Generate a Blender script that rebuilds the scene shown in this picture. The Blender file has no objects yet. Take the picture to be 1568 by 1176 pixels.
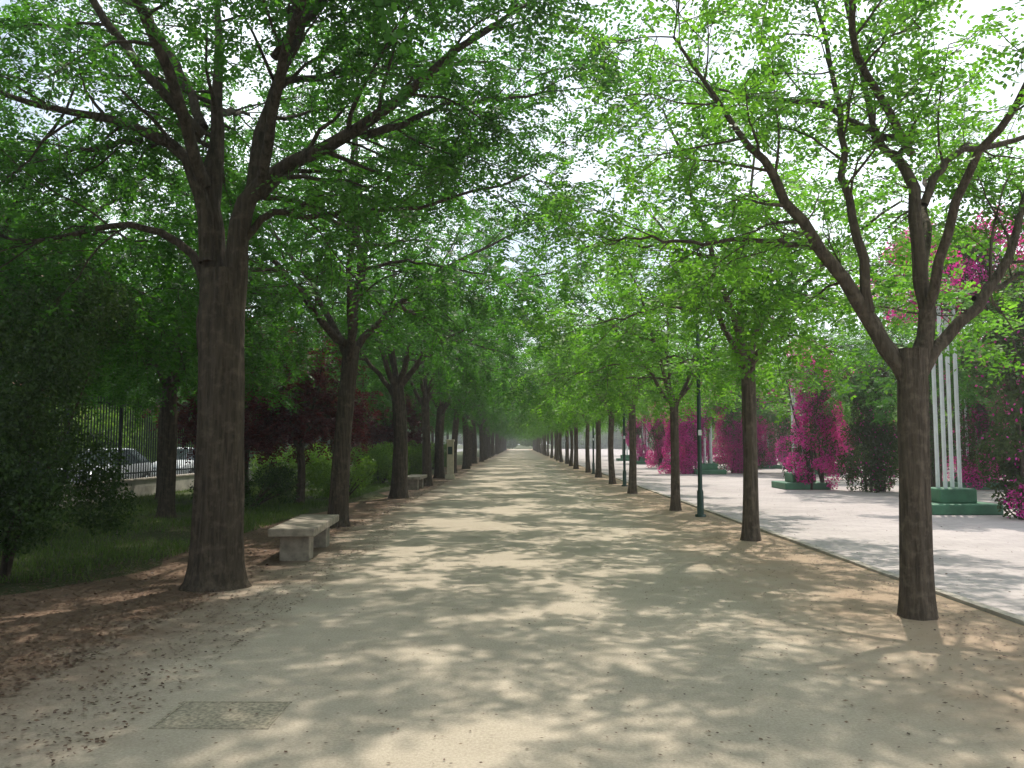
import bpy, math
import numpy as np
from mathutils import Vector
rng = np.random.default_rng(11)
scene = bpy.context.scene

# ------------------------------------------------------------------ mesh builder
class MB:
    def __init__(s): s.V=[];s.Q=[];s.M=[];s.A=[];s.S=[];s.n=0
    def add(s,v,q,mat=0,a=None,smooth=False):
        v=np.asarray(v,float).reshape(-1,3); q=np.asarray(q,int).reshape(-1,4)
        s.V.append(v); s.Q.append(q+s.n); s.n+=len(v)
        s.M.append(np.full(len(q),mat)); s.S.append(np.full(len(q),smooth))
        s.A.append(np.full(len(q),0.5) if a is None else np.asarray(a,float))
    def box(s,c,d,mat=0,rot=0.0,a=None):
        x,y,z=d[0]/2,d[1]/2,d[2]/2
        v=np.array([[-x,-y,-z],[x,-y,-z],[x,y,-z],[-x,y,-z],[-x,-y,z],[x,-y,z],[x,y,z],[-x,y,z]])
        cr,sr=math.cos(rot),math.sin(rot)
        v=np.stack([v[:,0]*cr-v[:,1]*sr,v[:,0]*sr+v[:,1]*cr,v[:,2]],1)+np.array(c)
        s.add(v,[[0,3,2,1],[4,5,6,7],[0,1,5,4],[1,2,6,5],[2,3,7,6],[3,0,4,7]],mat,a)
    def tube(s,P,R,sides=8,mat=0,smooth=True,cap=False,wob=0):
        P=np.asarray(P,float); n=len(P); R=np.broadcast_to(np.asarray(R,float),(n,))
        T=np.gradient(P,axis=0); T/=np.linalg.norm(T,axis=1)[:,None]+1e-9
        m=T.mean(0); ref=np.array([1.,0,0]) if abs(m[0])<abs(m[2]) or abs(m[1])>abs(m[0]) else np.array([0,1.,0])
        U=np.cross(T,ref); U/=np.linalg.norm(U,axis=1)[:,None]+1e-9
        W=np.cross(T,U)
        a=np.arange(sides)*2*math.pi/sides
        rr=R[:,None]*np.ones((1,sides))
        if wob: rr=rr*(1+wob*np.sin(a*3+P[:,2:3]*0.7)+wob*0.8*np.sin(a*7-P[:,2:3]*0.9)+wob*.6*np.sin(a*13+P[:,2:3]*2.1)*np.sin(a*2+P[:,2:3]*3))
        v=P[:,None]+rr[...,None]*(np.cos(a)[None,:,None]*U[:,None]+np.sin(a)[None,:,None]*W[:,None])
        i=np.arange(n-1)[:,None]*sides; j=np.arange(sides)[None]; k=(j+1)%sides
        q=np.stack([i+j,i+k,i+k+sides,i+j+sides],-1).reshape(-1,4)
        s.add(v.reshape(-1,3),q,mat,None,smooth)
        if cap:
            r=v[-1]; c=P[-1]
            vv=np.vstack([r,c[None]]); qq=[[t,(t+1)%sides,(t+2)%sides,sides] for t in range(0,sides,2)]
            s.add(vv,qq,mat)
    def mesh(s,name,mats):
        V=np.vstack(s.V);Q=np.vstack(s.Q);me=bpy.data.meshes.new(name)
        me.vertices.add(len(V)); me.vertices.foreach_set('co',V.astype(np.float32).ravel())
        me.loops.add(Q.size); me.loops.foreach_set('vertex_index',Q.astype(np.int32).ravel())
        me.polygons.add(len(Q)); me.polygons.foreach_set('loop_start',(np.arange(len(Q))*4).astype(np.int32))
        me.polygons.foreach_set('material_index',np.concatenate(s.M).astype(np.int32))
        me.polygons.foreach_set('use_smooth',np.concatenate(s.S).astype(bool))
        at=me.attributes.new('v','FLOAT','FACE'); at.data.foreach_set('value',np.concatenate(s.A).astype(np.float32))
        for m in mats: me.materials.append(m)
        me.update(calc_edges=True); me.validate()
        return me
    def obj(s,name,mats,parent=None,bevel=0):
        o=bpy.data.objects.new(name,s.mesh(name,mats)); scene.collection.objects.link(o)
        if parent: o.parent=parent
        if bevel:
            b=o.modifiers.new('bevel','BEVEL'); b.width=bevel; b.segments=2; b.limit_method='ANGLE'
        return o
def place(name,me,loc,rz=0,sc=1):
    o=bpy.data.objects.new(name,me); scene.collection.objects.link(o)
    o.location=loc; o.rotation_euler=(0,0,rz); o.scale=(sc,sc,sc) if np.isscalar(sc) else sc; return o
def empty(name,loc=(0,0,0)):
    o=bpy.data.objects.new(name,None); scene.collection.objects.link(o); o.location=loc; return o

# ------------------------------------------------------------------ materials
def newmat(name):
    m=bpy.data.materials.new(name); m.use_nodes=True; nt=m.node_tree; nt.nodes.clear()
    out=nt.nodes.new('ShaderNodeOutputMaterial'); return m,nt,out
def N(nt,t,**k):
    n=nt.nodes.new(t)
    for a,b in k.items(): setattr(n,a,b)
    return n
def ramp(nt,src,stops):
    r=N(nt,'ShaderNodeValToRGB'); e=r.color_ramp.elements
    while len(e)<len(stops): e.new(0.5)
    for i,(p,c) in enumerate(stops): e[i].position=p; e[i].color=(*c,1) if len(c)==3 else c
    nt.links.new(src,r.inputs[0]); return r.outputs[0]
def noise(nt,scale,detail=4,rough=.6,vec=None,sc3=None):
    n=N(nt,'ShaderNodeTexNoise'); n.inputs['Scale'].default_value=scale; n.inputs['Detail'].default_value=detail; n.inputs['Roughness'].default_value=rough
    if vec is None: vec=N(nt,'ShaderNodeTexCoord').outputs['Object']
    if sc3:
        mp=N(nt,'ShaderNodeMapping'); mp.inputs['Scale'].default_value=sc3; nt.links.new(vec,mp.inputs[0]); vec=mp.outputs[0]
    nt.links.new(vec,n.inputs['Vector']); return n.outputs['Fac']
def mixc(nt,f,a,b,mode='MIX'):
    m=N(nt,'ShaderNodeMix',data_type='RGBA',blend_type=mode)
    for s,v in ((0,f),(6,a),(7,b)):
        if isinstance(v,(int,float)): m.inputs[s].default_value=v
        elif isinstance(v,tuple): m.inputs[s].default_value=(*v,1)
        else: nt.links.new(v,m.inputs[s])
    return m.outputs[2]
def bsdf(nt,out,col,rough=.9,bump=None,bs=.3,bd=.02,metal=0):
    b=N(nt,'ShaderNodeBsdfPrincipled'); b.inputs['Roughness'].default_value=rough; b.inputs['Metallic'].default_value=metal
    if rough>.8: b.inputs['Specular IOR Level'].default_value=.2
    if isinstance(col,tuple): b.inputs['Base Color'].default_value=(*col,1)
    else: nt.links.new(col,b.inputs['Base Color'])
    if bump is not None:
        bm=N(nt,'ShaderNodeBump'); bm.inputs['Strength'].default_value=bs; bm.inputs['Distance'].default_value=bd
        nt.links.new(bump,bm.inputs['Height']); nt.links.new(bm.outputs[0],b.inputs['Normal'])
    nt.links.new(b.outputs[0],out.inputs[0]); return b
def leafmat(name,stops,trans=0.5,tboost=2.0,clump=1.2):
    m,nt,out=newmat(name)
    at=N(nt,'ShaderNodeAttribute',attribute_name='v')
    nz=noise(nt,clump,2)
    ad=N(nt,'ShaderNodeMath',operation='ADD'); nt.links.new(at.outputs['Fac'],ad.inputs[0]); nt.links.new(nz,ad.inputs[1])
    hf=N(nt,'ShaderNodeMath',operation='MULTIPLY'); nt.links.new(ad.outputs[0],hf.inputs[0]); hf.inputs[1].default_value=.5
    c=ramp(nt,hf.outputs[0],stops)
    d=N(nt,'ShaderNodeBsdfPrincipled'); d.inputs['Roughness'].default_value=.5; d.inputs['Specular IOR Level'].default_value=.3; nt.links.new(c,d.inputs['Base Color'])
    t=N(nt,'ShaderNodeBsdfTranslucent'); tc=mixc(nt,1.0,c,(tboost*.98,tboost*1.08,tboost*.5),'MULTIPLY'); nt.links.new(tc,t.inputs[0])
    mx=N(nt,'ShaderNodeMixShader'); mx.inputs[0].default_value=trans
    nt.links.new(d.outputs[0],mx.inputs[1]); nt.links.new(t.outputs[0],mx.inputs[2]); nt.links.new(mx.outputs[0],out.inputs[0]); return m
def simple(name,col,rough=.6,metal=0,var=.15,sc=6):
    m,nt,out=newmat(name); nz=noise(nt,sc,5)
    c=ramp(nt,nz,[(.3,tuple(x*(1-var) for x in col)),(.7,tuple(min(1,x*(1+var)) for x in col))])
    bsdf(nt,out,c,rough,nz,.1,.01,metal); return m

LEAF_R=leafmat('leaf_young',[(.2,(.045,.12,.015)),(.5,(.078,.18,.022)),(.8,(.13,.26,.034))],.5,2.25)
LEAF_L=leafmat('leaf_dark',[(.2,(.026,.082,.013)),(.5,(.042,.122,.018)),(.8,(.072,.175,.027))],.5,2.1)
LEAF_S=leafmat('leaf_shrub',[(.2,(.024,.05,.014)),(.5,(.04,.08,.02)),(.8,(.07,.12,.03))],.35,1.6)
LEAF_H=leafmat('leaf_hedge',[(.2,(.07,.14,.02)),(.5,(.12,.21,.03)),(.8,(.18,.28,.05))],.4,1.8)
LEAF_P=leafmat('leaf_plum',[(.2,(.04,.009,.016)),(.5,(.085,.016,.026)),(.8,(.14,.028,.036))],.4,2)
LEAF_I=leafmat('leaf_ivy',[(.2,(.028,.05,.016)),(.5,(.05,.08,.022)),(.8,(.08,.115,.035))],.35,1.6)
BRACT=leafmat('bract_magenta',[(.2,(.45,.02,.27)),(.5,(.7,.04,.48)),(.8,(.8,.10,.6))],.5,1.2)
LITTER=leafmat('litter',[(.2,(.05,.028,.018)),(.5,(.10,.055,.035)),(.8,(.19,.12,.08))],.1,1)
GRASSM=leafmat('grass_blade',[(.2,(.045,.085,.018)),(.5,(.08,.13,.025)),(.8,(.12,.18,.04))],.3,1.6,.6)

def bark(name,c0,c1):
    m,nt,out=newmat(name)
    f=noise(nt,1,6,.65,sc3=(26,26,2.4)); g=noise(nt,1,4,.6,sc3=(4,4,1.2)); h=noise(nt,1,3,.6,sc3=(9,9,9))
    c=ramp(nt,f,[(.38,c0),(.60,c1)]); c=mixc(nt,g,c,tuple(x*.65 for x in c1)); c=mixc(nt,ramp(nt,h,[(.5,(0,0,0)),(.75,(.6,.6,.6))]),c,tuple(x*1.6 for x in c1))
    bsdf(nt,out,c,.95,f,1.0,.09); return m
BARK=bark('bark_dark',(.018,.014,.010),(.115,.09,.066))
BARK2=bark('bark_light',(.034,.026,.019),(.165,.13,.098))

def sand():
    m,nt,out=newmat('packed_sand')
    tc=N(nt,'ShaderNodeTexCoord'); o=tc.outputs['Object']
    big=noise(nt,.35,6,.65,o); med=noise(nt,2.2,7,.7,o); fine=noise(nt,55,5,.75,o)
    c=ramp(nt,big,[(.3,(.35,.30,.23)),(.7,(.48,.415,.325))])
    c=mixc(nt,.45,c,ramp(nt,med,[(.3,(.28,.235,.175)),(.7,(.52,.45,.355))]))
    c=mixc(nt,.3,c,ramp(nt,fine,[(.35,(.18,.15,.12)),(.65,(.64,.56,.45))]))
    sx=N(nt,'ShaderNodeSeparateXYZ'); nt.links.new(o,sx.inputs[0])
    n2=noise(nt,.9,5,.65,o)
    def edge(sgn,a,b):
        mu=N(nt,'ShaderNodeMath',operation='MULTIPLY_ADD'); nt.links.new(sx.outputs[0],mu.inputs[0]); mu.inputs[1].default_value=sgn; mu.inputs[2].default_value=0
        ad=N(nt,'ShaderNodeMath',operation='MULTIPLY_ADD'); nt.links.new(n2,ad.inputs[0]); ad.inputs[1].default_value=2.6; nt.links.new(mu.outputs[0],ad.inputs[2])
        mr=N(nt,'ShaderNodeMapRange'); mr.inputs[1].default_value=a+1.3; mr.inputs[2].default_value=b+1.3; nt.links.new(ad.outputs[0],mr.inputs[0]); return mr.outputs[0]
    c=mixc(nt,edge(1,1.9,3.5),c,mixc(nt,med,(.28,.2,.14),(.42,.32,.23)))
    c=mixc(nt,edge(-1,2.0,3.6),c,mixc(nt,med,(.11,.07,.048),(.24,.165,.115)))
    vo=N(nt,'ShaderNodeTexVoronoi'); vo.inputs['Scale'].default_value=7; vo.inputs['Randomness'].default_value=1; nt.links.new(o,vo.inputs[0])
    sp=ramp(nt,vo.outputs['Distance'],[(.04,(1,1,1)),(.09,(0,0,0))])
    c=mixc(nt,sp,c,(.17,.115,.075))
    h=mixc(nt,.5,med,fine)
    bsdf(nt,out,c,.95,h,.6,.025); return m
SAND=sand()
def soil():
    m,nt,out=newmat('soil'); o=N(nt,'ShaderNodeTexCoord').outputs['Object']
    a=noise(nt,.4,6,.65,o); b=noise(nt,8,5,.65,o)
    c=ramp(nt,a,[(.35,(.035,.06,.016)),(.55,(.06,.08,.026)),(.7,(.11,.08,.045))]); c=mixc(nt,.4,c,ramp(nt,b,[(.3,(.03,.035,.014)),(.7,(.11,.10,.05))]))
    bsdf(nt,out,c,.95,b,.6,.04); return m
SOIL=soil()
def paving():
    m,nt,out=newmat('paving_slabs'); o=N(nt,'ShaderNodeTexCoord').outputs['Object']
    br=N(nt,'ShaderNodeTexBrick'); nt.links.new(o,br.inputs['Vector']); br.inputs['Scale'].default_value=1; br.inputs['Brick Width'].default_value=.4; br.inputs['Row Height'].default_value=.2
    br.inputs['Mortar Size'].default_value=.008; br.inputs['Color1'].default_value=(.35,.31,.30,1); br.inputs['Color2'].default_value=(.45,.40,.385,1); br.inputs['Mortar'].default_value=(.18,.155,.14,1)
    a=noise(nt,.5,6,.7,o); c=mixc(nt,.55,br.outputs[0],ramp(nt,a,[(.3,(.28,.25,.245)),(.7,(.52,.465,.45))]))
    bsdf(nt,out,c,.85,noise(nt,30,4,.6,o),.2,.01); return m
PAVE=paving()
STONE=simple('bench_stone',(.27,.235,.19),.9,0,.4,7)
KERB=simple('kerb_stone',(.38,.34,.29),.9,0,.3,5)
CONC=simple('concrete',(.42,.39,.34),.9,0,.25,3)
GREENP=simple('green_paint',(.045,.15,.08),.55,0,.35,2)
DGREEN=simple('dark_green_metal',(.014,.04,.028),.4,.2,.2,4)
WHITE=simple('white_paint',(.66,.69,.7),.5,0,.12,3)
IRON=simple('dark_iron',(.015,.02,.025),.5,.3,.2,4)
SILVER=simple('car_paint_silver',(.5,.53,.56),.3,.3,.05,2)
GLASS=simple('dark_glass',(.03,.04,.045),.08,0,.1,2)
RUBBER=simple('rubber',(.02,.02,.02),.8,0,.1,4)
PLATE=simple('cover_plate',(.30,.26,.195),.95,0,.5,38)
BEIGE=simple('beige_stone',(.5,.44,.33),.85,0,.15,6)
ASPH=simple('asphalt_worn',(.24,.235,.23),.9,0,.2,6)
def brickm():
    m,nt,out=newmat('brick'); g=N(nt,'ShaderNodeTexCoord').outputs['Object']
    sx=N(nt,'ShaderNodeSeparateXYZ'); nt.links.new(g,sx.inputs[0]); ad=N(nt,'ShaderNodeMath',operation='ADD'); nt.links.new(sx.outputs[0],ad.inputs[0]); nt.links.new(sx.outputs[1],ad.inputs[1])
    cb=N(nt,'ShaderNodeCombineXYZ'); nt.links.new(ad.outputs[0],cb.inputs[0]); nt.links.new(sx.outputs[2],cb.inputs[1])
    br=N(nt,'ShaderNodeTexBrick'); nt.links.new(cb.outputs[0],br.inputs['Vector']); br.inputs['Scale'].default_value=1; br.inputs['Brick Width'].default_value=.25; br.inputs['Row Height'].default_value=.08;br.inputs['Mortar Size'].default_value=.008
    br.inputs['Color1'].default_value=(.42,.2,.12,1); br.inputs['Color2'].default_value=(.36,.16,.1,1); br.inputs['Mortar'].default_value=(.4,.34,.28,1)
    bsdf(nt,out,br.outputs[0],.9); return m
BRICK=brickm()

# ------------------------------------------------------------------ trees
def nrm(v): return v/(np.linalg.norm(v,axis=-1,keepdims=True)+1e-9)
def compound(mb,B,D,L=.26,K=5,ll=.062,lw=.016,mat=1,r=rng):
    n=len(B); D=nrm(D); Ls=L*r.uniform(.7,1.2,n)
    up=nrm(np.array([0,0,1.])+r.normal(0,.35,(n,3)))
    S=nrm(np.cross(D,up)); Nn=nrm(np.cross(S,D))
    out=[];av=[]; base=r.uniform(0,1,n)
    for k in range(K):
        for sd in (-1,1):
            t=(k+.8)/(K+.3)
            p=B+D*(t*Ls)[:,None]; p[:,2]-=.10*t*t*(Ls/.26)
            ld=nrm(S*sd*.9+D*.45+r.normal(0,.18,(n,3))+np.array([0,0,-.22]))
            W=nrm(np.cross(Nn+r.normal(0,.25,(n,3)),ld))
            l=ll*r.uniform(.75,1.2,n)[:,None]*(1-.25*abs(t-.5)); w=lw*r.uniform(.85,1.15,n)[:,None]
            out.append(np.stack([p,p+ld*l*.45+W*w,p+ld*l,p+ld*l*.45-W*w],1)); av.append(np.clip(base+r.normal(0,.12,n),0,1))
    V=np.concatenate(out).reshape(-1,3); q=np.arange(len(V)).reshape(-1,4)
    mb.add(V,q,mat,np.concatenate(av))
def spline(P,n):
    P=np.asarray(P,float)
    if len(P)<3: t=np.linspace(0,1,n)[:,None]; return P[0]*(1-t)+P[-1]*t
    Q=np.vstack([2*P[0]-P[1],P,2*P[-1]-P[-2]]); out=[]
    for u in np.linspace(0,len(P)-1-1e-6,n):
        i=int(u);t=u-i;a,b,c,d=Q[i:i+4]
        out.append(.5*((2*b)+(-a+c)*t+(2*a-5*b+4*c-d)*t*t+(-a+3*b-3*c+d)*t**3))
    return np.array(out)
def walk(p,d,L,n,wob,trop,r):
    pts=[p]; d=d/np.linalg.norm(d)
    for i in range(n):
        d=d+r.normal(0,wob,3)+np.array([0,0,trop]); d/=np.linalg.norm(d); p=p+d*L/n; pts.append(p)
    return np.array(pts)
def make_tree(name,seed,trunk,limbs,l1=1.7,s1=.38,s2=.2,s3=.065,l2=.8,mats=(BARK,LEAF_L),start=.28,ll=.062,lw=.016,K=5,droop=0,minz=2.6,flare=.3):
    r=np.random.default_rng(seed); mb=MB()
    tp=spline([p[:3] for p in trunk],34); tr=np.interp(np.linspace(0,1,34),np.linspace(0,1,len(trunk)),[p[3] for p in trunk])
    tr=tr*(1+flare*np.exp(-tp[:,2]/.16)); mb.tube(tp,tr,40,0,wob=.045)
    LB=[];LD=[]
    for lb in limbs:
        P=spline([p for p in lb['p']],16); n=len(P); P[2:]+=np.cumsum(r.normal(0,.028,(n-2,3)),0)
        R=np.linspace(lb['r'],lb.get('e',.013),n); mb.tube(P,R,12,0,wob=.04)
        seg=np.linalg.norm(np.diff(P,axis=0),axis=1).sum(); m=max(2,int(seg/s1)); st=lb.get('s',start)
        for k in range(m+2):
            t=st+(1-st)*min(1,(k+r.uniform(0,.7))/m); i=min(n-2,int(t*(n-1)));p=P[i]+(P[i+1]-P[i])*(t*(n-1)-i)
            T=P[i+1]-P[i];T/=np.linalg.norm(T)
            out=np.array([p[0],p[1],0.]);o=np.linalg.norm(out);out=out/(o+.3)
            rv=r.normal(0,1,3);rv[2]*=.35;rv-=T*rv.dot(T);rv/=np.linalg.norm(rv)
            d=rv*.9+T*.55+out*.35+np.array([0,0,.08-droop]); 
            L=l1*r.uniform(.6,1.15)*(1.1-.45*t)
            B1=walk(p,d,L,6,.13,-.02-droop*.2,r); r1=max(.008,R[i]*.4)
            mb.tube(B1,np.linspace(r1,.004,7),5,0)
            m2=max(2,int(L/s2))
            for kk in range(m2+1):
                t2=.2+.8*min(1,(kk+r.uniform(0,.6))/m2); j=min(5,int(t2*6)); p2=B1[j]+(B1[j+1]-B1[j])*(t2*6-j)
                T2=nrm(B1[j+1]-B1[j]); rv=r.normal(0,1,3);rv[2]*=.4;rv-=T2*rv.dot(T2);rv/=np.linalg.norm(rv)
                L2=l2*r.uniform(.5,1.2)*(1.1-.4*t2); B2=walk(p2,rv*.8+T2*.7,L2,4,.15,-.04-droop*.3,r)
                if B2[-1,2]<minz and r.random()<.7: continue
                mb.tube(B2,np.linspace(.006,.0025,5),3,0)
                m3=max(3,int(L2/s3)); t3=np.linspace(.12,1,m3)*3.999; jj=t3.astype(int)
                pp=B2[jj]+(B2[jj+1]-B2[jj])*(t3-jj)[:,None]; TT=nrm(B2[jj+1]-B2[jj])
                q=r.normal(0,1,(m3,3));q[:,2]*=.4; q=nrm(q); LB.append(pp);LD.append(TT*.6+q*.9)
    LB=np.vstack(LB);LD=np.vstack(LD)
    compound(mb,LB,LD,.28,K,ll,lw,1,r)
    print(name,len(LB),mb.n)
    return mb.mesh(name,mats)
def generic_limbs(seed,hf,n,reach,top,r0,base=(0,0)):
    r=np.random.default_rng(seed);L=[]
    for i in range(n):
        a=2*math.pi*(i+r.uniform(-.25,.25))/n; rc=reach*r.uniform(.7,1.05); tz=top*r.uniform(.82,1.0) if i%3 else top*.75
        ca,sa=math.cos(a),math.sin(a); b=np.array([base[0],base[1],0])
        h=hf+r.uniform(-.15,.35)
        P=[b+[0,0,h-.12],b+[ca*.14*rc,sa*.14*rc,h+.16*(tz-h)],b+[ca*.36*rc,sa*.36*rc,h+.45*(tz-h)],b+[ca*.68*rc,sa*.68*rc,h+.75*(tz-h)],b+[ca*rc,sa*rc,tz]]
        L.append(dict(p=P,r=r0*r.uniform(.8,1.05)))
        for sg in (-1,1):
            a2=a+sg*r.uniform(.4,.8); c2,s2=math.cos(a2),math.sin(a2)
            q=P[2] if sg<0 else (P[1]+P[2])/2; e=b+[c2*rc*1.0,s2*rc*1.0,h+(.5 if sg<0 else .22)*(tz-h)]
            L.append(dict(p=[q,q*.55+e*.45+[0,0,.15],e],r=r0*.45,s=.15))
    L.append(dict(p=[np.array([base[0],base[1],hf]),np.array([base[0]+.1,base[1]+.1,hf+.5*(top-hf)]),np.array([base[0],base[1]-.2,top*1.05])],r=r0*.8,s=.35))
    return L
A=np.array
treeR=[make_tree('locust_young_a',1,[(0,0,-.1,.125),(.04,0,1.3,.105),(.02,0,2.75,.11)],generic_limbs(3,2.7,4,2.7,6.2,.068),mats=(BARK2,LEAF_R),l1=1.5,s1=.45,K=4,ll=.08,lw=.026,droop=.12,minz=2.3),
       make_tree('locust_young_b',2,[(0,0,-.1,.115),(-.09,.02,1.3,.098),(-.02,0,2.6,.10)],generic_limbs(8,2.5,5,2.9,6.6,.06),mats=(BARK2,LEAF_R),l1=1.5,s1=.5,K=4,ll=.08,lw=.026,droop=.12,minz=2.3)]
treeL=[make_tree('locust_old_a',4,[(0,0,-.1,.2),(.1,0,1.8,.165),(.26,0,3.6,.16)],generic_limbs(13,3.3,5,4.0,8.8,.10,(.22,0)),l1=2.0,s1=.55,s2=.22,K=4,ll=.088,lw=.028,droop=.08),
       make_tree('locust_old_b',5,[(0,0,-.1,.23),(-.03,0,1.8,.19),(.12,0,3.4,.18)],generic_limbs(23,3.0,5,3.8,8.2,.10,(.1,0)),l1=2.0,s1=.55,s2=.22,K=4,ll=.088,lw=.028,droop=.08)]
heroL=make_tree('locust_hero_l',6,[(0,0,-.1,.285),(.02,0,1.7,.25),(.0,0,2.9,.25),(-.02,0,3.6,.22)],[
  dict(p=[A([-.09,0,2.7]),A([-.2,0,3.8]),A([-.28,0,4.95]),A([-.22,.1,6.2]),A([-.4,.2,8.0])],r=.18,s=.5),
  dict(p=[A([.11,0,2.7]),A([.17,0,3.9]),A([.5,0,4.6]),A([1.7,-.2,5.15]),A([2.8,-.5,5.9]),A([3.9,-.7,6.5])],r=.15,s=.35),
  dict(p=[A([.18,0,3.9]),A([.5,.1,4.3]),A([1.1,.2,4.25]),A([2.3,.5,4.45]),A([3.6,.9,4.9])],r=.05,s=.3),
  dict(p=[A([-.18,0,3.7]),A([-.26,0,4.35]),A([-.5,-.02,4.88]),A([-1.0,-.05,5.14]),A([-1.7,-.1,5.35]),A([-2.6,-.2,5.65]),A([-3.6,-.3,6.3])],r=.105,s=.35),
  dict(p=[A([-.12,0,3.2]),A([-.5,.1,3.9]),A([-1.2,.1,4.1]),A([-1.9,0,4.0]),A([-2.8,-.1,4.1])],r=.06,s=.45),
  dict(p=[A([.14,0,3.6]),A([.3,.1,5.4]),A([.7,.2,7.0]),A([1.3,.3,8.4])],r=.11,s=.35),
  dict(p=[A([-.25,0,4.6]),A([-.5,-.9,5.9]),A([-.6,-2,6.6]),A([-.7,-3.3,7.0])],r=.075),
  dict(p=[A([.4,0,4.5]),A([.9,-.9,5.7]),A([1.6,-2,6.5]),A([2.2,-3.0,6.9])],r=.065),
  dict(p=[A([-.26,0,4.6]),A([-.4,1,5.8]),A([-.7,2.2,6.4]),A([-1,3.5,7.0])],r=.08),
  dict(p=[A([.4,0,4.5]),A([.9,1.2,5.6]),A([1.8,2.3,6.1]),A([2.6,3.4,6.4])],r=.065),
  dict(p=[A([-.28,0,5.3]),A([-1.3,.8,7.0]),A([-2.4,1.6,7.8])],r=.06),
  dict(p=[A([-.28,0,5.2]),A([-1.6,-1,6.6]),A([-2.8,-1.8,7.2])],r=.06),
  dict(p=[A([1.7,-.2,5.15]),A([2.6,.6,5.7]),A([3.8,1.2,6.2])],r=.045,s=.1),
  dict(p=[A([.6,.2,6.8]),A([1.8,.1,7.4]),A([3.2,.0,7.8])],r=.05,s=.1),
  dict(p=[A([.5,.1,6.2]),A([1.7,-1.0,6.9]),A([3.0,-1.9,7.4])],r=.05,s=.1),
  dict(p=[A([-1.0,-.05,5.14]),A([-1.9,.8,5.3]),A([-3.0,1.5,5.4])],r=.04,s=.1),
  dict(p=[A([.5,.1,5.9]),A([1.6,.9,6.4]),A([3.0,1.8,6.9])],r=.045,s=.1),
 ],l1=1.9,s1=.38,s2=.2,ll=.07,lw=.0195,K=5)
heroR=make_tree('locust_hero_r',9,[(0,0,-.1,.15),(.01,0,1.2,.132),(.02,0,2.0,.13),(.03,0,2.5,.13)],[
  dict(p=[A([0,0,2.15]),A([-.38,0,2.9]),A([-1.05,-.1,3.8]),A([-1.5,-.2,4.4]),A([-2.2,-.4,5.3])],r=.085,s=.4),
  dict(p=[A([.06,0,2.2]),A([.2,0,3.1]),A([.2,0,4.25]),A([.05,.1,4.7]),A([-.2,.2,6.6])],r=.09,s=.55),
  dict(p=[A([.2,0,3.9]),A([.45,0,4.4]),A([1.1,-.1,4.6]),A([2.1,-.2,5.3])],r=.042,s=.2),
  dict(p=[A([.06,0,2.2]),A([.42,.05,2.7]),A([.9,.1,3.3]),A([1.3,.2,4.1]),A([2.1,.3,5.0])],r=.07,s=.4),
  dict(p=[A([-.36,0,2.85]),A([-.48,.1,4.0]),A([-.5,.3,5.0]),A([-.8,.5,6.4])],r=.05),
  dict(p=[A([0,.05,2.3]),A([-.2,.8,3.2]),A([-.4,1.7,4.2]),A([-.6,2.8,5.0])],r=.065),
  dict(p=[A([.15,0,2.8]),A([.4,-.6,3.9]),A([.7,-1.4,4.7]),A([1.0,-2.2,5.4])],r=.05,s=.5),
  dict(p=[A([.2,.1,3.2]),A([.7,.9,4.2]),A([1.2,1.8,4.9]),A([1.8,2.6,5.5])],r=.05),
  dict(p=[A([.1,0,4.4]),A([-.6,-.6,5.0]),A([-1.2,-1.5,5.5]),A([-1.9,-2.3,5.9])],r=.04),
  dict(p=[A([.1,0,4.5]),A([-.6,.6,5.2]),A([-1.6,1.3,5.8])],r=.04),
  dict(p=[A([-.8,-.05,3.45]),A([-1.5,.5,3.8]),A([-2.4,1.0,4.0])],r=.03,s=.2),
  dict(p=[A([.7,.1,3.0]),A([1.4,.5,3.3]),A([2.2,.9,3.6])],r=.03,s=.15),
 ],l1=1.3,s1=.36,s2=.19,l2=.7,mats=(BARK2,LEAF_R),ll=.062,lw=.0175,flare=.15)
treeP=make_tree('plum',31,[(0,0,-.1,.12),(.05,0,.8,.1),(0,0,1.5,.1)],generic_limbs(33,1.2,5,1.6,4.3,.06),l1=1.1,s1=.32,s2=.17,l2=.6,mats=(BARK,LEAF_P),ll=.09,lw=.03,K=4,minz=.9)
treeD=make_tree('droop',41,[(0,0,-.1,.17),(.05,0,1.8,.14),(0,0,3.2,.13)],generic_limbs(43,2.8,6,3.0,7.5,.08),l1=1.8,s1=.55,s2=.22,l2=1.0,mats=(BARK,LEAF_L),droop=.28,minz=2.4,K=4,ll=.085,lw=.023)

place('locust_tree',heroL,(-3.42,9.3,0))
place('locust_tree',treeL[0],(-3.6,1.6,0),2.6,(1,1,1.3)); place('locust_tree',treeL[1],(-3.4,-6,0),0)
ys=[16,24.4,31.5,38.5]+[45.5+7.2*i for i in range(24)]
for i,y in enumerate(ys):
    place('locust_tree',treeL[i%2],(-3.4+rng.uniform(-.2,.15) - (.15 if y>20 else 0),y,0),[0.15,3.0,4.4,5.5,0,2.1][i%6] ,[.98,1.06,.94,1.03,1,1][i%6])
place('locust_tree',heroR,(3.7,7.75,0))
place('locust_tree',treeR[0],(3.9,.4,0),1.0,(1,1,1.4)); place('locust_tree',treeR[1],(3.8,-6,0),1.0,(1,1,1.1))
ys=[13.8,19.9,26.7,33]+[39.5+6.6*i for i in range(27)]
for i,y in enumerate(ys):
    place('locust_tree',treeR[i%2],(3.75+rng.uniform(-.1,.15),y,0),rng.uniform(0,6.28),[1.08,1.0,1.05,1.1,1,1][i%6]*(1.12 if y>38 else 1))
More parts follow.
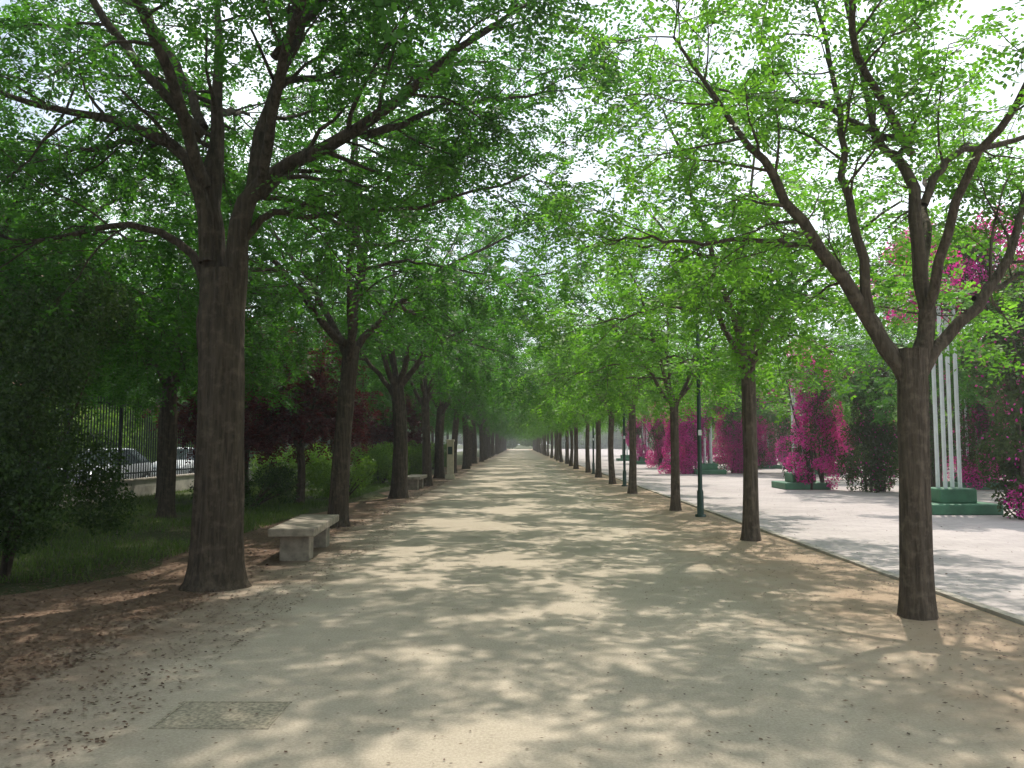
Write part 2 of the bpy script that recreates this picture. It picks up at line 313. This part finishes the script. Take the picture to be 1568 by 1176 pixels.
for i,(x,y,s) in enumerate([(-7.75,18,1.0),(-8.6,12.6,1.05),(-10.2,23.5,1.05),(-8.2,36,1.0),(-9.5,48,1.1),(-8.5,60,1.1),(-9,74,1.1),(-10,94,1.2),(-10,114,1.2)]):
    place('garden_tree',treeD,(x,y,0),i*1.7,s)
for i,(x,y,s) in enumerate([(-20,31,1.1),(-20,46,1.1),(-16,62,1.1),(-19.5,17,1.1),(-14,80,1.2),(-20,74,1.2),(-19.5,24,1.0)]):
    place('street_tree',[treeL[0],treeD][i%2],(x,y,0),i*1.3,s*1.05)
place('plum_tree',treeP,(-5.9,22.0,0),.4,1.0); place('plum_tree',treeP,(-8.2,24.5,0),2.4,1.15); place('plum_tree',treeP,(-6.2,40,0),3.4,1.0)
for i,(x,y,s) in enumerate([(19,24,1.0),(21,34,1.1),(20,46,1.1),(18.5,60,1.1),(14,68,1.1),(22,76,1.2),(14,84,1.2),(20,100,1.2),(14,110,1.2),(28,40,1.2),(27,56,1.2),(26,28,1.2),(14.5,36,.8),(12.5,54,.9),(13.2,26,.8),(12.8,45,.9)]):
    place('park_tree',(treeR+treeL)[i%4],(x,y,0),i*1.1,s*(.95 if i%4>1 else 1.15))

# ------------------------------------------------------------------ leaf clouds / shrubs
def cloud(mb,blobs,dens,ll,lw,mat,r,mat2=None,f2=0,shell=.5):
    for (c,rad) in blobs:
        c=A(c,float);rad=A(rad,float)*np.ones(3); n=int(dens*rad[0]*rad[1]+dens*rad[0]*rad[2])
        d=nrm(r.normal(0,1,(n,3))); rr=r.uniform(0,1,(n,1))**(1/3)*(1-shell)+shell*r.uniform(.75,1.08,(n,1))
        p=c+d*rr*rad; p=p[p[:,2]>.02]; n=len(p)
        ld=nrm(r.normal(0,1,(n,3))+[0,0,-.3]); W=nrm(np.cross(nrm(r.normal(0,1,(n,3))),ld)); l=ll*r.uniform(.6,1.3,(n,1)); w=lw*r.uniform(.7,1.2,(n,1))
        V=np.stack([p,p+ld*l*.5+W*w,p+ld*l,p+ld*l*.5-W*w],1).reshape(-1,3)
        q=np.arange(len(V)).reshape(-1,4); mk=r.random(n)<f2 if mat2 is not None else np.zeros(n,bool)
        a=r.uniform(0,1,n)
        mb.add(V,q,mat,a)
        if mk.any(): mb.M[-1][mk]=mat2
def blobfield(c,ext,k,size,r):
    out=[]
    for _ in range(k):
        u=r.uniform(-1,1,3); p=A(c)+u*A(ext); out.append((p,size*r.uniform(.6,1.3)))
    return out
def shrub(name,loc,ext,h,k,size,dens,mats,ll=.06,lw=.018,stems=10,seed=0,f2=0):
    r=np.random.default_rng(seed);mb=MB()
    for i in range(stems):
        a=r.uniform(0,6.28);e=A([math.cos(a)*ext[0]*r.uniform(.3,.9),math.sin(a)*ext[1]*r.uniform(.3,.9),h*r.uniform(.6,.97)])
        s=A([e[0]*.2,e[1]*.2,-.05]); mb.tube(walk(s,e-s,np.linalg.norm(e-s),7,.06,.0,r),np.linspace(.03,.008,8),5,0)
    cloud(mb,blobfield((0,0,h*.55),(ext[0]*.8,ext[1]*.8,h*.42),k,size,r),dens,ll,lw,1,r,2 if f2 else None,f2)
    o=mb.obj(name,mats);o.location=loc;return o
shrub('shrub',(-6.15,9.6,0),(1.25,1.3),3.6,90,.36,2300,(BARK,LEAF_S),.055,.016,16,1)
shrub('shrub',(-6.4,6.9,0),(1.0,1.1),2.8,46,.34,2200,(BARK,LEAF_S),.055,.016,10,2)
shrub('shrub',(-8.9,14.0,0),(.9,.9),1.3,26,.3,1600,(BARK,LEAF_S),.06,.018,8,3)
shrub('shrub',(-6.9,20.5,0),(1.3,.9),.9,24,.3,1500,(BARK,LEAF_S),.06,.02,8,4)
shrub('shrub',(-5.4,24.8,0),(1.2,.8),1.1,22,.3,1500,(BARK,LEAF_H),.07,.022,6,5)
for i,(x,y,ex,h) in enumerate([(-8.4,31,1.7,1.35),(-5.6,32.5,1.3,1.4),(-5.0,38,1.0,1.5),(-7.5,45,2,1.6),(-5.4,52,1.4,1.6)]):
    shrub('hedge',(x,y,0),(ex,1.0),h,60,.34,1300,(BARK,LEAF_H),.075,.025,8,20+i)
for i in range(6):
    shrub('hedge',(-20.5,15+i*9,0),(1.3,5.2),3.4,60,.75,360,(BARK,LEAF_H),.14,.05,10,60+i)
# ------------------------------------------------------------------ ground
def sheet(name,x0,x1,y0,y1,z,mat,nx=1,ny=1):
    mb=MB();X=np.linspace(x0,x1,nx+1);Y=np.linspace(y0,y1,ny+1);gx,gy=np.meshgrid(X,Y)
    v=np.stack([gx,gy,np.full(gx.shape,z)],-1).reshape(-1,3);i,j=np.meshgrid(np.arange(nx),np.arange(ny));b=(j*(nx+1)+i).ravel()
    mb.add(v,np.stack([b,b+1,b+nx+2,b+nx+1],1));return mb.obj(name,[mat])
sheet('ground',-900,900,-300,1500,-.008,SOIL)
mb=MB(); Y=np.linspace(-20,260,561); r=np.random.default_rng(5)
xl=-4.7+.5*np.sin(Y*.31)+.25*np.sin(Y*1.3+1)+r.normal(0,.06,len(Y)); xl[Y<11]-=np.clip((11-Y[Y<11])*.45,0,4.0)
v=np.stack([np.stack([xl,Y,0*Y],1),np.stack([0*Y+4.45,Y,0*Y],1)],1).reshape(-1,3); i=np.arange(len(Y)-1)*2
mb.add(v,np.stack([i,i+1,i+3,i+2],1)); mb.obj('sand_path',[SAND])
sheet('paved_walkway',4.57,30,-20,260,.004,PAVE)
sheet('street_road',-18.5,-12.3,-20,260,.0,ASPH)
mb=MB()
y=-15
while y<220:
    mb.box((4.51+rng.normal(0,.006),y+.5,-.012+rng.uniform(-.01,.008)),(.11,.985,.09),0,rng.normal(0,.004)); y+=1.0
mb.obj('kerb_edging',[KERB])
mb=MB()
def scatter(n,xs,ys,sz,mat=0,z=.006,flat=.2):
    r=rng; x=xs(n);y=ys(n); p=np.stack([x,y,np.full(n,z)+r.uniform(0,.008,n)],1)
    a=r.uniform(0,6.28,n); ld=nrm(np.stack([np.cos(a),np.sin(a),r.uniform(-.05,flat,n)],1)); W=nrm(np.cross(np.array([0,0,1.])+r.normal(0,.2,(n,3)),ld))
    l=sz*r.uniform(.5,1.3,(n,1)); w=l*.28
    V=np.stack([p,p+ld*l*.5+W*w,p+ld*l,p+ld*l*.5-W*w],1).reshape(-1,3); mb.add(V,np.arange(len(V)).reshape(-1,4),mat,r.uniform(0,1,n))
scatter(24000,lambda n:-3.2-np.abs(rng.normal(0,2.0,n)),lambda n:rng.uniform(3,17,n),.04)
scatter(5000,lambda n:-2.2-np.abs(rng.normal(0,.9,n)),lambda n:rng.uniform(3,17,n),.032)
scatter(9000,lambda n:-3.0-rng.exponential(1.0,n),lambda n:rng.uniform(16,50,n),.05)
scatter(3200,lambda n:rng.uniform(-3.4,4.4,n),lambda n:rng.uniform(2,16,n),.024)
scatter(5500,lambda n:4.3-rng.exponential(.7,n),lambda n:rng.uniform(3,30,n),.03)
scatter(900,lambda n:rng.uniform(4.6,9,n),lambda n:rng.uniform(5,30,n),.035)
mb.obj('leaf_litter',[LITTER])
mb=MB(); n=60000; r=rng
x=-4.9-rng.uniform(0,1,n)**1.2*6.5; y=rng.uniform(9.5,34,n); keep=(np.sin(x*1.7+y*.6)+np.sin(y*1.3-x*.8)+rng.normal(0,.6,n))>-.7; x=x[keep];y=y[keep];n=len(x)
p=np.stack([x,y,np.zeros(n)],1); a=rng.uniform(0,6.28,n); W=np.stack([np.cos(a),np.sin(a),0*a],1)*.006
h=rng.uniform(.04,.13,n)[:,None]; l=nrm(np.stack([rng.normal(0,.4,n),rng.normal(0,.4,n),np.ones(n)],1))
V=np.stack([p-W,p+W,p+l*h+W*.3,p+l*h-W*.3],1).reshape(-1,3); mb.add(V,np.arange(len(V)).reshape(-1,4),0,rng.uniform(0,1,n)); mb.obj('grass',[GRASSM])

# ------------------------------------------------------------------ street furniture
def bench(loc,rz):
    e=empty('stone_bench',loc); e.rotation_euler=(0,0,rz)
    m=MB();m.box((0,0,.405),(.62,2.25,.11));m.obj('seat',[STONE],e,.015)
    for i,yy in enumerate((-.72,.72)):
        m=MB();m.box((0,yy,.165),(.4,.34,.37));m.obj('leg_%d'%(i+1),[STONE],e,.012)
bench((-3.15,12.2,0),.07); bench((-3.75,29.6,0),.0)
e=empty('stone_pillar',(-3.15,37.5,0)); m=MB();m.box((0,0,.1),(.42,.42,.2));m.obj('base',[BEIGE],e,.01)
m=MB();m.box((0,0,.95),(.3,.3,1.5));m.obj('shaft',[BEIGE],e,.015); m=MB();m.box((0,0,1.75),(.36,.36,.1));m.obj('cap',[BEIGE],e,.02)
m=MB();m.box((0,-.155,1.3),(.2,.012,.35));m.obj('plaque',[DGREEN],e)
e=empty('inspection_cover',(-1.75,4.95,0)); m=MB()
m.box((0,0,-.003),(.62,.44,.012));m.obj('plate',[PLATE],e)
m=MB()
for (c,d) in [((0,-.235,-.001),(.68,.018,.01)),((0,.235,-.001),(.68,.018,.01)),((-.325,0,-.001),(.018,.45,.01)),((.325,0,-.001),(.018,.45,.01))]: m.box(c,d)
m.obj('frame',[PLATE],e)
def lamp(loc):
    e=empty('street_lamp',loc)
    m=MB();m.tube([(0,0,0),(0,0,.05),(0,0,.06),(0,0,.55),(0,0,.6),(0,0,5.0)],[.12,.12,.075,.07,.05,.035],14,0,True,True);m.obj('pole',[DGREEN],e)
    m=MB();m.tube([(0,0,4.95),(0,0,5.05),(0,0,5.1),(0,0,5.45)],[.05,.12,.13,.22],12,0);m.obj('lantern_body',[WHITE],e)
    m=MB();m.tube([(0,0,5.44),(0,0,5.47),(0,0,5.6),(0,0,5.66)],[.26,.26,.1,.02],12,0,True,True);m.obj('lantern_cap',[DGREEN],e)
    m=MB();m.box((0,-.062,1.85),(.07,.012,.12));m.obj('number_plate',[WHITE],e)
for y in (18.2,31.2,44.2,57.2,70.2): lamp((4.0,y,0))
for x in (10.1,16.2):
    for y in (19.4,29.6,44,54,66,78):
        e=empty('pergola_column',(x,y,0)); m=MB()
        for dx in (-.17,.17):
            for dy in (-.17,.17): m.tube([(dx,dy,.5),(dx,dy,5.3)],[.045,.045],12,0)
        m.obj('poles',[WHITE],e); m=MB(); m.box((0,0,5.33),(.46,.46,.05)); m.obj('cap_plate',[WHITE],e)
        m=MB(); m.box((0,0,.12),(1.6,1.6,.24)); m.box((0,0,.405),(.85,.85,.33)); m.obj('planter',[GREENP],e,.03)
def vine(name,loc,ext,h,k,size,f2,seed,dens=1500,lift=.0):
    r=np.random.default_rng(seed);mb=MB()
    for i in range(9):
        a=r.uniform(0,6.28); s=A([math.cos(a)*ext[0]*.4,math.sin(a)*ext[1]*.4,0]); mb.tube(walk(s,A([0,0,1.]),h*.95,14,.07,.04,r),np.linspace(.045,.012,15),6,0)
    bl=[]
    for i in range(k):
        t=r.uniform(0,1); z=.25+t*h; w=1-.25*math.sin(t*7+seed)-.25*(t<.12)
        bl.append(((r.uniform(-1,1)*ext[0]*w,r.uniform(-1,1)*ext[1]*w,z+lift),(size*r.uniform(.6,1.2),size*r.uniform(.6,1.2),size*r.uniform(.8,1.6))))
    hb=[x for x in bl if r.random()<f2]; gb=[x for x in bl if not any(x is y for y in hb)]
    cloud(mb,gb,dens,.085,.028,1,r,2,.04+f2*.12); cloud(mb,hb,dens,.075,.028,1,r,2,.9)
    o=mb.obj(name,[BARK,LEAF_I,BRACT]);o.location=loc;return o
vine('ivy_column',(10.95,17.6,0),(.75,.7),4.9,64,.36,.03,1)
vine('bougainvillea',(10.6,19.9,4.6),(1.7,1.4),1.9,50,.42,.45,2,1500,0)
vine('bougainvillea',(10.45,28.9,0),(.7,.55),5.0,70,.36,.6,3)
vine('ivy_column',(11.9,27.6,0),(.75,.7),4.6,50,.4,.0,4)
vine('bougainvillea',(9.0,44.2,0),(1.2,.6),5.0,100,.45,.95,5)
vine('bougainvillea',(12.2,45.2,0),(1.4,.8),5.2,100,.48,.85,6)
vine('bougainvillea',(16.2,43.5,0),(1.2,.8),5,60,.5,.8,7)
vine('ivy_column',(13.6,40,0),(.8,.8),4.6,50,.5,.1,8)
vine('bougainvillea',(16.2,54,0),(1.2,.9),5,50,.5,.6,9)
vine('bougainvillea',(9.8,55,0),(1.0,.9),5,50,.5,.8,10)
vine('bougainvillea',(16.3,29.4,0),(1.0,.9),5,50,.5,.5,11)
vine('ivy_column',(16.3,19.4,0),(1.0,.9),5,50,.5,.1,12)
vine('bougainvillea',(9.8,66,0),(1.0,.9),5,50,.5,.7,13)
shrub('shrub',(12.3,24.5,0),(.75,.75),3.6,26,.34,700,(BARK2,LEAF_S),.07,.02,14,50)
shrub('shrub',(20,29,0),(3.0,1.2),2.0,50,.5,700,(BARK,LEAF_S),.1,.035,10,51)
shrub('shrub',(21,48,0),(5,1.5),2.6,80,.6,700,(BARK,LEAF_H),.12,.04,10,52)

# ------------------------------------------------------------------ fence, wall, car, building
e=empty('iron_fence')
m=MB(); m.box((-11.7,45,.24),(.3,76,.5)); m.obj('base_wall',[CONC],e,.01)
m=MB(); m.box((-11.7,45,.52),(.36,76,.06)); m.obj('wall_coping',[KERB],e,.01)
m=MB()
for y in np.arange(7.2,83,.16):
    m.box((-11.7,y,1.75),(.026,.026,2.4))
for z in (.72,2.75): m.box((-11.7,45,z),(.035,76,.045))
for y in np.arange(7.1,83,2.8): m.box((-11.7,y,1.8),(.08,.08,2.6))
m.obj('bars',[IRON],e)
def car(loc,rz,paint):
    e=empty('parked_car',loc);e.rotation_euler=(0,0,rz)
    S=[(-2.05,.62,.42,.62,.55,.66),(-1.98,.78,.28,.72,.68,.80),(-1.2,.84,.24,.82,.74,.90),(-.95,.85,.24,.86,.76,.95),(-.25,.86,.24,.9,.62,1.40),(.3,.86,.24,.92,.62,1.46),(1.0,.86,.24,.94,.6,1.43),(1.75,.84,.26,.95,.62,1.08),(1.95,.8,.3,.85,.66,.95),(2.05,.7,.42,.75,.6,.82)]
    m=MB();V=[]
    for (y,w,zl,zb,rw,zt) in S:
        zc=(zl+zb)/2
        V+=[(-w*.93,y,zl),(-w,y,zc),(-w*.97,y,zb),(-rw,y,zt-.03),(-rw*.85,y,zt),(rw*.85,y,zt),(rw,y,zt-.03),(w*.97,y,zb),(w,y,zc),(w*.93,y,zl)]
    k=10
    for i in range(len(S)-1):
        for j in range(k):
            f=[i*k+j,i*k+(j+1)%k,(i+1)*k+(j+1)%k,(i+1)*k+j]
            gl=(j in(2,6) and 3<=i<=6) or (j in(3,4,5) and i in(3,6))
            m.Q.append(A([f]));m.M.append(A([1 if gl else 0]));m.A.append(A([.5]));m.S.append(A([not gl]))
    m.Q.append(A([[0,1,2,9]]));m.Q.append(A([[9,2,7,8]]));m.Q.append(A([[2,3,6,7]]));o=(len(S)-1)*k
    m.Q.append(A([[o,o+1,o+2,o+9]]));m.Q.append(A([[o+9,o+2,o+7,o+8]]));m.Q.append(A([[o+2,o+3,o+6,o+7]]))
    for _ in range(6): m.M.append(A([0]));m.A.append(A([.5]));m.S.append(A([False]))
    m.V.append(A(V));m.n=len(V); m.obj('body',[paint,GLASS],e)
    for i,(x,y) in enumerate([(-.8,-1.3),(.8,-1.3),(-.8,1.3),(.8,1.3)]):
        m=MB();m.tube([(x-.1,y,.31),(x-.099,y,.31),(x+.099,y,.31),(x+.1,y,.31)],[.2,.31,.31,.2],20,0,False,True);m.obj('wheel_%d'%(i+1),[RUBBER],e)
        s=1 if x>0 else -1; m=MB();m.tube([(x+s*.10,y,.31),(x+s*.115,y,.31)],[.19,.17],14,0,True,True);m.obj('hub_%d'%(i+1),[SILVER],e)
    m=MB()
    for x in (-.6,.6): m.box((x,-2.02,.6),(.28,.06,.12)); 
    m.obj('headlights',[WHITE],e,.01)
car((-14.0,27.5,0),0,SILVER); car((-14.1,34.5,0),0,WHITE); car((-14.0,21.3,0),0,simple('car_paint_blue',(.05,.09,.2),.3,.2))
def building(loc,sx,sy,fl):
    e=empty('brick_apartment_building',loc); H=fl*3.0
    w=MB();g=MB();t=MB()
    w.box((0,0,H/2),(sx,sy,H)); t.box((0,0,H+.2),(sx+.6,sy+.6,.4))
    for f in range(fl):
        z=f*3+1.7
        for y in np.arange(-sy/2+2,sy/2-1,3.2):
            g.box((sx/2+.01,y,z),(.06,1.5,1.4)); t.box((sx/2+.04,y,z-.78),(.2,1.7,.1)); t.box((sx/2+.03,y,z+.75),(.1,1.7,.1)); t.box((sx/2+.05,y,z),(.05,.06,1.4))
        for x in np.arange(-sx/2+2,sx/2-1,3.2):
            g.box((x,-sy/2-.01,z),(1.5,.06,1.4)); t.box((x,-sy/2-.04,z-.78),(1.7,.2,.1)); t.box((x,-sy/2-.05,z),(.06,.05,1.4))
        t.box((0,0,f*3+.02),(sx+.12,sy+.12,.18))
    w.obj('walls',[BRICK],e);g.obj('windows',[GLASS],e);t.obj('trim',[KERB],e)
building((-36,44,0),12,30,5)
mb=MB();r=np.random.default_rng(77);bl=[]
for x in np.arange(-120,121,5.):
    y=268+r.uniform(-6,6)+ (0 if abs(x)>4 else 60); h=r.uniform(9,15)
    for _ in range(6): bl.append(((x+r.uniform(-3,3),y+r.uniform(-3,3),r.uniform(1.5,h)),r.uniform(2,3.4)))
cloud(mb,bl,110,.6,.22,0,r); mb.obj('distant_trees',[LEAF_H])
mb=MB();bl=[]
for y in np.arange(20,260,6.):
    for x in (38,-46):
        for _ in range(5): bl.append(((x+r.uniform(-3,3),y+r.uniform(-3,3),r.uniform(1.0,7.5)),r.uniform(1.6,3)))
cloud(mb,bl,110,.5,.2,0,r); mb.obj('background_trees',[LEAF_H])

# summer haze: a real, very thin scattering air volume over the whole park
mb=MB(); mb.box((0,130,9.9),(120,280,20.2)); o=mb.obj('haze',[])
m,nt,out=newmat('haze_air'); vs=N(nt,'ShaderNodeVolumeScatter'); vs.inputs['Color'].default_value=(.93,.97,1,1); vs.inputs['Density'].default_value=.0014; vs.inputs['Anisotropy'].default_value=.45
nt.links.new(vs.outputs[0],out.inputs['Volume']); o.data.materials.append(m)

# ------------------------------------------------------------------ light
el,az=math.radians(62),math.radians(24)
w=bpy.data.worlds.new('World');scene.world=w;w.use_nodes=True;nt=w.node_tree;nt.nodes.clear()
out=nt.nodes.new('ShaderNodeOutputWorld');bg=nt.nodes.new('ShaderNodeBackground');sk=nt.nodes.new('ShaderNodeTexSky');sk.sky_type='NISHITA'
sk.sun_disc=False;sk.sun_elevation=el;sk.sun_rotation=az;sk.dust_density=2;sk.air_density=1.2
nz=noise(nt,2.2,6,.6,N(nt,'ShaderNodeTexCoord').outputs['Generated'])
f=ramp(nt,nz,[(.40,(0.3,)*3),(.56,(1,)*3)])
c=mixc(nt,f,sk.outputs[0],(10.4,11.2,12.0)); nt.links.new(c,bg.inputs[0]); bg.inputs[1].default_value=.15; nt.links.new(bg.outputs[0],out.inputs[0])
s=bpy.data.lights.new('sun','SUN');s.energy=5;s.angle=math.radians(.9);s.color=(1,.93,.83);so=bpy.data.objects.new('sun',s);scene.collection.objects.link(so)
sd=Vector((math.sin(az)*math.cos(el),math.cos(az)*math.cos(el),math.sin(el)));so.rotation_euler=sd.to_track_quat('Z','Y').to_euler()
# ------------------------------------------------------------------ camera
cd=bpy.data.cameras.new('camera');cd.lens=28.7;cd.sensor_width=36;cd.clip_end=3000;co=bpy.data.objects.new('camera',cd);scene.collection.objects.link(co)
co.location=(0,0,1.6);co.rotation_euler=(math.radians(90+4.2),0,math.radians(.5));scene.camera=co
scene.view_settings.view_transform='Standard'
